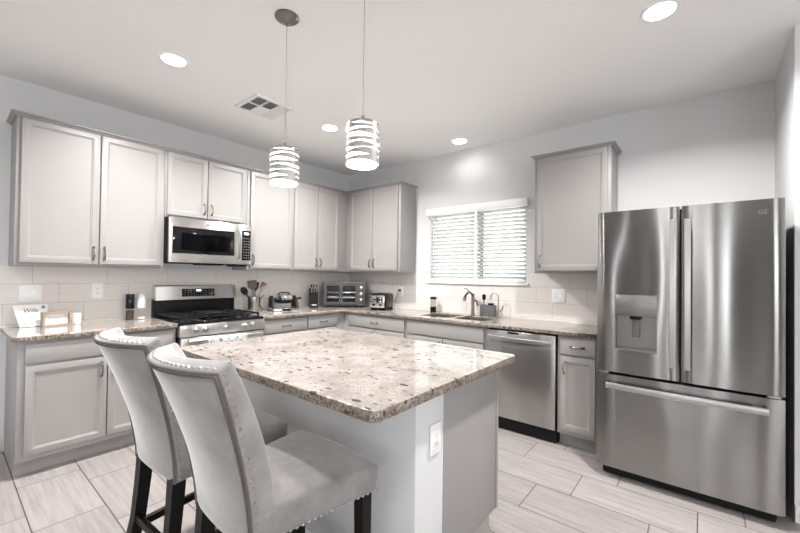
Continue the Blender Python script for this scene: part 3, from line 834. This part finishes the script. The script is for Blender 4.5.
plate('white double light switch on the backsplash above the white sign', 'light_switch', 'light switch', (.008, -3.293, 1.165), RA, 2, 'ss')
plate('white outlet on the backsplash between the sign and the grinders', 'wall_outlet', 'outlet', (.008, -2.886, 1.176), RA, 1, 'o')
plate('white double switch and outlet plate on the backsplash below the single wall cabinet', 'wall_outlet', 'outlet', (2.943, -.008, 1.165), 0, 2, 'os')
plate('white outlet on the backsplash behind the toaster', 'wall_outlet', 'outlet', (1.01, -.008, 1.13), 0, 1, 'o')
plate('white outlet on the end of the island half wall', 'wall_outlet', 'outlet', (3.156, -2.445, .672), RA, 1, 'o')

# ------------------------------------------------------------------ counter items
Z = CT1+.0005
# sign leaning on the backsplash
sg = thing('wall_sign', 'white board sign with grey script leaning on the backsplash', 'sign', (.085, -3.285, Z), radians(90+6))
Rl = Matrix.Rotation(radians(-14), 3, 'X')
MB().prism([(-.070, 0), (.085, 0), (.088, .165), (-.108, .165)], -.012, 0, 'y').build('board', 'white', sg, smooth=False).rotation_euler = (radians(-13), 0, 0)
bo = sg.children[0]
text('Wife', .044, .0005, 'ink', bo, 'lettering', (-.012, -.0128, .122), (radians(90), 0, 0), shear=.25)
hb_ = MB().sphere((.062, -.0126, .145), .013, (1, .1, 1), 10); hb_.build('heart_mark', 'inkblue', bo)
ln = MB()
for zz, a, b in ((.075, -.07, .06), (.055, -.06, .03), (.038, -.05, .06)): ln.box(a, b, -.0128, -.012, zz, zz+.0025)
ln.build('small_print', 'ink', bo, smooth=False)
# wooden frame box with a card
fb = thing('picture_frame', 'small wooden box frame with a white card beside the white sign', 'picture frame', (.11, -3.165, Z), radians(90+10))
m = MB(); m.box(-.085, .085, -.05, .0, 0, .012); m.box(-.085, .085, -.05, .0, .098, .11); m.box(-.085, -.073, -.05, 0, .012, .098); m.box(.073, .085, -.05, 0, .012, .098)
m.build('wooden_frame', 'wood', fb, smooth=False)
cd = B(-.073, .073, -.022, -.016, .012, .098).build('card', 'white', fb, smooth=False)
ln = MB(); 
for zz in (.04, .052, .064): ln.box(-.05, .02+.02*sin(zz*300), -.0226, -.0218, zz, zz+.002)
ln.build('card_print', 'inkblue', cd, smooth=False)
cn = MB().lathe([(0, 0), (.030, 0), (.033, .006), (.033, .082), (.030, .085), (.029, .078), (0, .076)], seg=24).build('candle_jar', 'white')
cn.location = (.08, -3.035, Z); tag(cn, 'small white candle jar beside the wooden box frame', 'candle')
# grinders
def grinder(y, top, fill, label, fh=.084):
    t = thing('spice_grinder', label, 'spice grinder', (.10, y, Z), 0, 'grinders beside the range')
    MB().lathe([(.0, .001), (.031, .001), (.031, .095), (.028, .1), (0, .1)], seg=24).build('glass_jar', 'glass', t)
    MB().lathe([(.0, .004), (.0285, .004), (.0285, fh), (0, fh)], seg=24).build('contents', fill, t)
    MB().lathe([(.0, .101), (.031, .101), (.033, .11), (.033, .222), (.030, .228), (0, .228)], seg=28).build('grinder_head', top, t)
    return t
grinder(-2.674, 'blackgloss', 'pepper', 'black-topped pepper grinder left of the range')
grinder(-2.590, 'white', 'salt', 'white-topped salt grinder next to the range', .02)
# utensil crock with separate utensils
ck = MB().lathe([(.0, 0), (.062, 0), (.064, .004), (.064, .17), (.060, .17), (.060, .008), (0, .008)], seg=32).build('utensil_crock', 'nickel')
ck.location = (.21, -1.568, Z); tag(ck, 'shiny steel utensil crock right of the range', 'crock')
def utensil(name, label, mat, tipy, tipx, tipz, kind, cat, hmat=None):
    b = Vector((.21+(tipx-.21)*-.12, -1.568+(tipy+1.568)*-.25, Z+.015)); tp = Vector((tipx, tipy, tipz))
    d = tp-b; L_ = d.length
    t = thing(name, label, cat, b); 
    rot = d.to_track_quat('Z', 'Y').to_matrix() if False else None
    zax = d.normalized(); nrm = Vector((.93, -.36, 0)); yax = (nrm-zax*nrm.dot(zax)).normalized(); xax = yax.cross(zax)
    R_ = Matrix((xax, yax, zax)).transposed()
    t.rotation_euler = R_.to_euler()
    MB().tube([(0, 0, 0), (0, 0, L_*.72)], .0065, 8).build('handle', hmat or mat, t)
    if kind == 'turner':
        MB().prism([(-.02, L_*.70), (.02, L_*.70), (.045, L_*.78), (.047, L_), (-.047, L_), (-.045, L_*.78)], -.003, .003, 'y').build('blade', mat, t, smooth=False)
    elif kind == 'spoon':
        MB().sphere((0, 0, L_*.86), .04, (.85, .25, 1.25), 16).build('bowl', mat, t)
    else:
        MB().prism([(-.010, L_*.70), (.010, L_*.70), (.030, L_*.80), (.033, L_*.99), (.024, L_), (-.024, L_), (-.033, L_*.99), (-.030, L_*.80)], -.004, .004, 'y').build('blade', mat, t, smooth=False)
    return t
utensil('turner', 'wide dark turner standing upright in the steel crock', 'turner', -1.60, .215, 1.262, 'turner', 'kitchen utensil')
utensil('spoon', 'black spoon leaning left out of the steel crock', 'black', -1.70, .20, 1.185, 'spoon', 'kitchen utensil')
utensil('spatula', 'brown wooden spatula leaning right out of the steel crock', 'brownwood', -1.43, .19, 1.235, 'spat', 'kitchen utensil')
utensil('spatula', 'tall black spatula behind the wooden one in the steel crock', 'black', -1.53, .18, 1.245, 'spat', 'kitchen utensil')

# waffle maker
wf = thing('waffle_maker', 'black and chrome round waffle maker under the cabinet right of the crock', 'waffle maker', (.24, -1.215, Z), radians(90-18))
m = MB(); m.box(-.145, .145, -.13, .13, .0, .035, bev=.008); m.build('base', 'chrome', wf)
for xa in (-.145, .118): MB().prism([(-.11, .036), (.12, .036), (.10, .15), (.03, .17), (-.05, .12)], xa, xa+.027, 'x').build('bracket', 'black', wf)
MB().lathe([(0, .085), (.08, .085), (.105, .10), (.108, .125), (.105, .127), (.0, .127)], (0, -.01, 0), 32).build('lower_plate', 'black', wf)
MB().lathe([(0, .129), (.108, .129), (.110, .15), (.095, .175), (.05, .188), (0, .19)], (0, -.01, 0), 32).build('lid', 'chrome', wf)
m = MB().tube([(-.09, -.01, .16), (-.05, -.01, .205), (.05, -.01, .205), (.09, -.01, .16)], .008, 8); m.build('lid_handle', 'black', wf)
m = MB(); m.tube([(.11, -.01, .13), (.20, -.01, .14)], [.009, .012], 8); m.build('flip_handle', 'black', wf)
B(-.05, .05, -.134, -.129, .006, .028, bev=.001).build('control_strip', 'black', wf)
pc = MB().tube([(.2, -1.375, Z+.004), (.15, -1.42, Z+.02), (.09, -1.44, Z+.08), (.06, -1.40, Z+.14), (.03, -1.35, Z+.16), (.012, -1.33, Z+.165)], .004, 6).build('cord', 'black')
tag(pc, 'thin black power cord looping left of the waffle maker', 'cord')

# knife block
kb = thing('knife_block', 'black knife block with steel-handled knives left of the toaster oven', 'knife block', (.17, -.735, Z), radians(60))
MB().prism([(-.065, 0), (.06, 0), (.06, .17), (.02, .24), (-.065, .17)], -.05, .05, 'x').build('block', 'black', kb, smooth=False)
B(-.03, .03, -.0665, -.065, .03, .045).build('name_plate', 'nickel', kb, smooth=False)
for i in range(3):
    for j in range(2):
        xx = -.03+i*.03; yy = -.035+j*.04; zz = .195+j*.022
        k = thing('kitchen_knife', '%s knife in the %s slot, %s row of the black knife block' % (('steel-handled', 'black-handled')[j], ('left', 'middle', 'right')[i], ('front', 'back')[j]), 'knife', (0, 0, 0), 0, 'knives in the block')
        k.location = Vector(kb.location)+Matrix.Rotation(radians(60), 3, 'Z') @ Vector((xx, yy, zz)); k.rotation_euler = (0, 0, radians(60))
        MB().obox((0, -.012, .03), (.016, .020, .075+.02*j), Matrix.Rotation(radians(20), 3, 'X'), .004).build('handle', ('nickel', 'black')[j], k)
        MB().obox((0, .010, -.04), (.003, .018, .075), Matrix.Rotation(radians(20), 3, 'X')).build('blade', 'nickel', k, smooth=False)

# toaster oven across the corner
to = thing('toaster_oven', 'dark steel french-door toaster oven set across the counter corner', 'toaster oven', (.280, -.298, Z), radians(45))
W2, D2, H2 = .265, .19, .325
m = MB(); m.box(-W2, W2, -D2+.012, -D2+.03, .03, .05); 
m.box(-W2, W2, -D2, D2-.05, .02, .035, bev=.003); m.box(-W2, W2, -D2, D2-.05, H2-.02, H2, bev=.003); m.box(-W2, -W2+.02, -D2, D2-.05, .035, H2-.02); m.box(.165, W2, -D2, D2-.05, .035, H2-.02); m.box(-W2+.02, .165, D2-.065, D2-.05, .035, H2-.02)
m.build('shell', 'graysteel', to, smooth=False)
for xx in (-W2+.04, W2-.04):
    for yy in (-D2+.03, D2-.09): MB().lathe([(.014, 0), (.014, .021)], (xx, yy, 0), 10).build('foot', 'black', to)
for xa, xb in ((-W2+.012, -.048), (-.044, .165)):
    m = MB(); a0, a1, b0, b1 = xa, xb, .045, H2-.022
    m.box(a0, a1, -D2-.014, -D2-.001, b0, b0+.025); m.box(a0, a1, -D2-.014, -D2-.001, b1-.025, b1); m.box(a0, a0+.025, -D2-.014, -D2-.001, b0+.025, b1-.025); m.box(a1-.025, a1, -D2-.014, -D2-.001, b0+.025, b1-.025)
    dd = m.build('door', 'graysteel', to, smooth=False)
    B(a0+.024, a1-.024, -D2-.010, -D2-.006, b0+.024, b1-.024).build('glass', 'glass', dd, smooth=False)
    hx = a1-.011 if xa < -.1 else a0+.011
    m = MB().tube([(hx, -D2-.036, b0+.02), (hx, -D2-.036, b1-.02)], .0075, 10)
    for zz in (b0+.035, b1-.035): m.tube([(hx, -D2-.036, zz), (hx, -D2-.012, zz)], .005, 8)
    m.build('handle', 'chrome', dd)
m = MB()
for zz in (.11, .19):
    for i in range(12): m.tube([(-W2+.03+i*.0365, -D2+.03, zz), (-W2+.03+i*.0365, D2-.07, zz)], .002, 5)
    m.tube([(-W2+.021, -D2+.03, zz), (.16, -D2+.03, zz)], .003, 6)
m.build('rack', 'chrome', to)
B(-W2+.03, .15, -D2+.02, D2-.075, .115, .135, bev=.004).build('tray', 'nickel', to)
for zz in (.255, .175, .095):
    MB().lathe([(.022, 0), (.022, -.008), (.018, -.010), (.017, -.026), (.013, -.028)], (.215, -D2, zz), 20, axis='y').build('knob', 'chrome', to)

# toaster
ts = thing('toaster', 'black and chrome two-slice toaster left of the window', 'toaster', (.945, -.30, Z), radians(20))
m = MB(); m.box(-.085, .085, -.13, .13, .012, .185, bev=.022, seg=3); m.build('body', 'blackgloss', ts)
B(-.075, .075, -.137, -.128, .03, .165, bev=.004).build('end_panel', 'chrome', ts)
m = MB(); m.box(-.045, -.020, -.10, .10, .184, .1865); m.box(.020, .045, -.10, .10, .184, .1865); m.build('slot', 'dark', ts, smooth=False)
for xx in (-.035, .035): B(xx-.016, xx+.016, -.152, -.136, .11, .125, bev=.004).build('lever', 'black', ts)
for xx in (-.035, .035): MB().lathe([(.012, 0), (.012, -.012)], (xx, -.137, .06), 14, axis='y').build('dial', 'black', ts)
B(-.08, .08, -.125, .125, .0, .0125).build('base', 'black', ts, smooth=False)
for c_ in ts.children: c_.data.transform(Matrix.Diagonal((1.22, 1.1, 1.08, 1)))
pl = thing('power_plug', 'black plug in the backsplash outlet behind the toaster', 'plug', (1.01, -.0175, 1.148))
B(-.014, .014, -.03, .0, -.012, .012, bev=.004).build('plug_body', 'black', pl)
MB().tube([(0, -.03, 0), (0, -.045, -.01), (-.02, -.05, -.08), (-.05, -.06, -.16), (-.05, -.066, -.222)], .0035, 6).build('cord', 'black', pl)

# soap dispenser, faucets, caddy
sd = thing('soap_dispenser', 'small clear and black soap dispenser left of the sink', 'soap dispenser', (1.573, -.105, Z))
MB().lathe([(0, 0), (.034, 0), (.036, .004), (.036, .06), (0, .06)], seg=24).build('lower_body', 'blackgloss', sd)
MB().lathe([(0, .061), (.034, .061), (.033, .15), (0, .15)], seg=24).build('clear_body', 'tintglass', sd)
MB().lathe([(0, .151), (.036, .151), (.036, .17), (.032, .175), (0, .175)], seg=24).build('lid', 'black', sd)

fc = thing('kitchen_faucet', 'tall brushed nickel kitchen faucet behind the double sink', 'faucet', (2.085, -.105, Z))
MB().lathe([(0, 0), (.028, 0), (.028, .006), (.020, .012), (.0175, .02), (.017, .215), (.014, .235), (0, .237)], seg=20).build('body', 'bronze', fc)
arc = [(0, -.0, .20), (-.0, -.03, .235), (.0, -.07, .252), (.0, -.11, .248), (.0, -.15, .228), (.0, -.175, .20)]
MB().tube(arc, [.013, .012, .012, .012, .013, .015], 12).build('spout', 'bronze', fc)
MB().tube([(.0, -.178, .197), (.0, -.188, .165)], [.015, .017], 12).build('spray_head', 'bronze', fc)
MB().tube([(-.005, 0, .225), (-.05, .0, .262), (-.085, .005, .285), (-.11, .005, .287)], [.010, .008, .007, .007], 10).build('lever', 'bronze', fc)
MB().tube([(.01, 0, .15), (.035, 0, .165), (.048, 0, .15), (.056, -.01, .125), (.066, -.02, .11), (.078, -.03, .115)], [.010, .010, .010, .010, .009, .009], 10).build('side_arm', 'bronze', fc)
cdy = thing('sponge_caddy', 'grey sponge caddy between the two faucets behind the sink', 'sponge caddy', (2.252, -.078, Z))
m = MB(); m.box(-.075, .075, -.04, .035, .002, .006); m.box(-.075, .075, -.04, -.036, .006, .12); m.box(-.075, .075, .031, .035, .006, .12); m.box(-.075, -.071, -.036, .031, .006, .12); m.box(.071, .075, -.036, .031, .006, .12)
m.build('tray', 'greyplastic', cdy, smooth=False)
B(-.07, .07, -.03, .028, .0, .002).build('foot', 'black', cdy, smooth=False)
br = thing('dish_brush', 'dark dish brush standing upright in the grey caddy', 'brush', (2.205, -.085, Z+.007))
MB().tube([(0, 0, 0), (0, 0, .18)], .007, 8).build('handle', 'greyplastic', br)
MB().lathe([(.012, .165), (.018, .18), (.020, .215), (.012, .225), (0, .226)], seg=14).build('brush_head', 'black', br)
sp = B(-.03, .03, -.016, .016, 0, .135, bev=.006).build('sponge', 'black'); sp.location = (2.285, -.085, Z+.0065)
tag(sp, 'dark sponge poking out of the grey caddy', 'sponge')
ro = thing('water_faucet', 'slim gooseneck drinking water faucet right of the sponge caddy', 'faucet', (2.375, -.10, Z))
MB().lathe([(0, 0), (.020, 0), (.020, .006), (.011, .012), (.010, .07), (0, .072)], seg=18).build('body', 'nickel', ro)
MB().tube([(0, 0, .06), (0, 0, .21)] + [(-.042+.042*cos(a), 0, .21+.042*sin(a)) for a in [pi*i/8 for i in range(1, 8)]] + [(-.084, 0, .21), (-.090, 0, .185)], .0055, 10).build('spout', 'nickel', ro)
MB().tube([(0, 0, .055), (.025, 0, .065), (.045, 0, .085), (.05, 0, .12)], [.007, .006, .0055, .007], 8).build('lever', 'nickel', ro)

# ------------------------------------------------------------------ counter stools
def make_stool():
    t = thing('counter_stool', '', 'stool')
    # ---- backrest : curved tapering slab, front towards +y
    zb, zt = .545, 1.088
    def rear(u, v):
        s = v**1.35
        hw = .186+(.228-.186)*(v**.85)
        ym = -.238-.182*s; sag = .012+.062*v
        return Vector((u*hw, ym+sag*u*u, zb+(zt-zb)*v))
    def nrm(u, v):
        e = 1e-3
        a = rear(u+e, v)-rear(u-e, v); b = rear(u, min(1, v+e))-rear(u, max(0, v-e))
        n = a.cross(b).normalized()
        return n if n.y > 0 else -n
    NU, NV = 16, 20
    def th(u, v): return (.070+.014*abs(u)**3)*(.80+1.2*v*(1-v)) + .012*(1-v)
    m = MB(); bm = m.bm
    F = {}; K = {}
    for i in range(NU+1):
        for j in range(NV+1):
            u, v = -1+2*i/NU, j/NV
            p_ = rear(u, v); K[i, j] = bm.verts.new(p_)
            q = p_+nrm(u, v)*th(u, v); F[i, j] = bm.verts.new(q)
    def quad(a, b, c, d): bm.faces.new((a, b, c, d))
    for i in range(NU):
        for j in range(NV):
            quad(K[i, j], K[i, j+1], K[i+1, j+1], K[i+1, j]); quad(F[i, j], F[i+1, j], F[i+1, j+1], F[i, j+1])
        quad(K[i, 0], K[i+1, 0], F[i+1, 0], F[i, 0]); quad(K[i, NV], F[i, NV], F[i+1, NV], K[i+1, NV])
    for j in range(NV):
        quad(K[0, j], F[0, j], F[0, j+1], K[0, j+1]); quad(K[NU, j], K[NU, j+1], F[NU, j+1], F[NU, j])
    bmesh.ops.recalc_face_normals(bm, faces=bm.faces)
    bck = m.build('backrest', 'velvet', t, ang=180, mods=[('BEVEL', dict(width=.009, segments=3, limit_method='ANGLE', angle_limit=radians(50)))])
    # piped rear panel
    for off in (0, .012):
        uo = 1-(.012+off*3.6); vt = 1-(.006+off*1.6)
        pts = [rear(-uo, .0+.9*vt*k/12)-nrm(-uo, .9*vt*k/12)*.001 for k in range(13)]
        path = [rear(-uo, vt*k/14) for k in range(15)]+[rear(-uo+2*uo*k/14, vt) for k in range(1, 14)]+[rear(uo, vt*(1-k/14)) for k in range(15)]
        MB().tube(path, .0042, 6).build('piping', 'piping', bck, ang=80)
    # ---- seat
    m = MB(); bm = m.bm; n = 14
    def hwid(y): return .19+.055*min(1, max(0, (y+.17)/.40))
    y0, y1 = -.20, .245; top = {}; bot = {}
    for i in range(n+1):
        for j in range(n+1):
            a, b = -1+2*i/n, j/n; y = y0+(y1-y0)*b
            yy = y+(.0 if b < .999 else 0)+.018*(b**3)*(1-a*a)
            x = a*hwid(y)
            dome = .018*(1-abs(a)**3)*(1-abs(2*b-1)**3)
            top[i, j] = bm.verts.new((x, yy, .646+dome)); bot[i, j] = bm.verts.new((x*.985, yy*.985, .548))
    for i in range(n):
        for j in range(n):
            bm.faces.new((top[i, j], top[i+1, j], top[i+1, j+1], top[i, j+1])); bm.faces.new((bot[i, j], bot[i, j+1], bot[i+1, j+1], bot[i+1, j]))
    for k in range(n):
        bm.faces.new((bot[k, 0], bot[k+1, 0], top[k+1, 0], top[k, 0])); bm.faces.new((bot[k, n], top[k, n], top[k+1, n], bot[k+1, n]))
        bm.faces.new((bot[0, k], top[0, k], top[0, k+1], bot[0, k+1])); bm.faces.new((bot[n, k], bot[n, k+1], top[n, k+1], top[n, k]))
    seat = m.build('seat', 'velvet', t, ang=180, mods=[('BEVEL', dict(width=.022, segments=4, limit_method='ANGLE', angle_limit=radians(50)))])
    # ---- legs
    def leg(pts, s0, s1):
        rr = []
        for k, (x, y, z) in enumerate(pts):
            s = s0+(s1-s0)*k/(len(pts)-1); rr.append([(x-s, y-s, z), (x+s, y-s, z), (x+s, y+s, z), (x-s, y+s, z)])
        return MB().rings(rr).build('leg', 'espresso', t, ang=30)
    for sx in (-1, 1):
        leg([(sx*.196, .200, .555), (sx*.198, .205, 0)], .023, .018)
        leg([(sx*.148, -.205, .56), (sx*.150, -.212, .45), (sx*.155, -.225, .3), (sx*.162, -.255, .15), (sx*.17, -.30, 0)], .025, .019)
    st = lambda a, b, w, h: MB().obox((Vector(a)+Vector(b))/2, ((Vector(b)-Vector(a)).length, w, h), (Vector(b)-Vector(a)).to_track_quat('X', 'Z').to_matrix(), .002).build('stretcher', 'espresso', t)
    for sx in (-1, 1): st((sx*.158, -.225, .26), (sx*.197, .19, .26), .02, .032)
    st((-.157, -.232, .30), (.157, -.232, .30), .02, .032); st((-.196, .203, .20), (.196, .203, .20), .022, .036)
    # ---- nail heads: one mesh shared by every nail
    nm = MB().sphere((0, 0, 0), .0056, (1, 1, .55), 8); o0 = nm.build('nailhead', 'nail', bck)
    first = [o0]; cnt = [0]
    def nail(par, p_, nv):
        if first: o_ = first.pop()
        else:
            o_ = o0.copy(); COL.objects.link(o_)
        o_.parent = par; o_.location = p_; o_.rotation_euler = Vector(nv).to_track_quat('Z', 'Y').to_euler(); cnt[0] += 1
    for sx in (1, -1):
        for k in range(24):
            v = .02+.955*k/23; e = (rear(sx, v)-rear(sx*.99, v)).normalized()
            nail(bck, rear(sx, v)+nrm(sx, v)*.019+e*.0006, e)
    for k in range(1, 24):
        u = -1+2*k/24; e = (rear(u, 1)-rear(u, .99)).normalized()
        nail(bck, rear(u, 1)+nrm(u, 1)*.017+e*.0006, e)
    rest = MB()
    for k in range(20):
        y = -.17+.40*k/19; x = hwid(y)*.987+.001; nail(seat, (x, y*.987, .560), (1, 0, 0))
        rest.sphere((-x, y*.987, .560), .0056, (.55, 1, 1), 8)
    for k in range(19):
        a = -.95+1.9*k/18; rest.sphere((a*.236, (.245+.018*(1-a*a))*.986+.002, .560), .0056, (1, .55, 1), 8)
    ro_ = rest.build('nailhead_row', 'nail', seat); ro_['kind'] = 'stuff'
    return t
stool = make_stool()
stool.location = (2.845, -2.945, 0); stool.rotation_euler = (0, 0, radians(-1))
stool['label'] = 'grey velvet counter stool at the island nearest the camera, its seat in full view'; stool['group'] = 'counter stools at the island'
dup(stool, (2.28, -2.952, 0), radians(3), 'grey velvet counter stool farther along the island, half hidden behind the other stool', 'counter stools at the island')
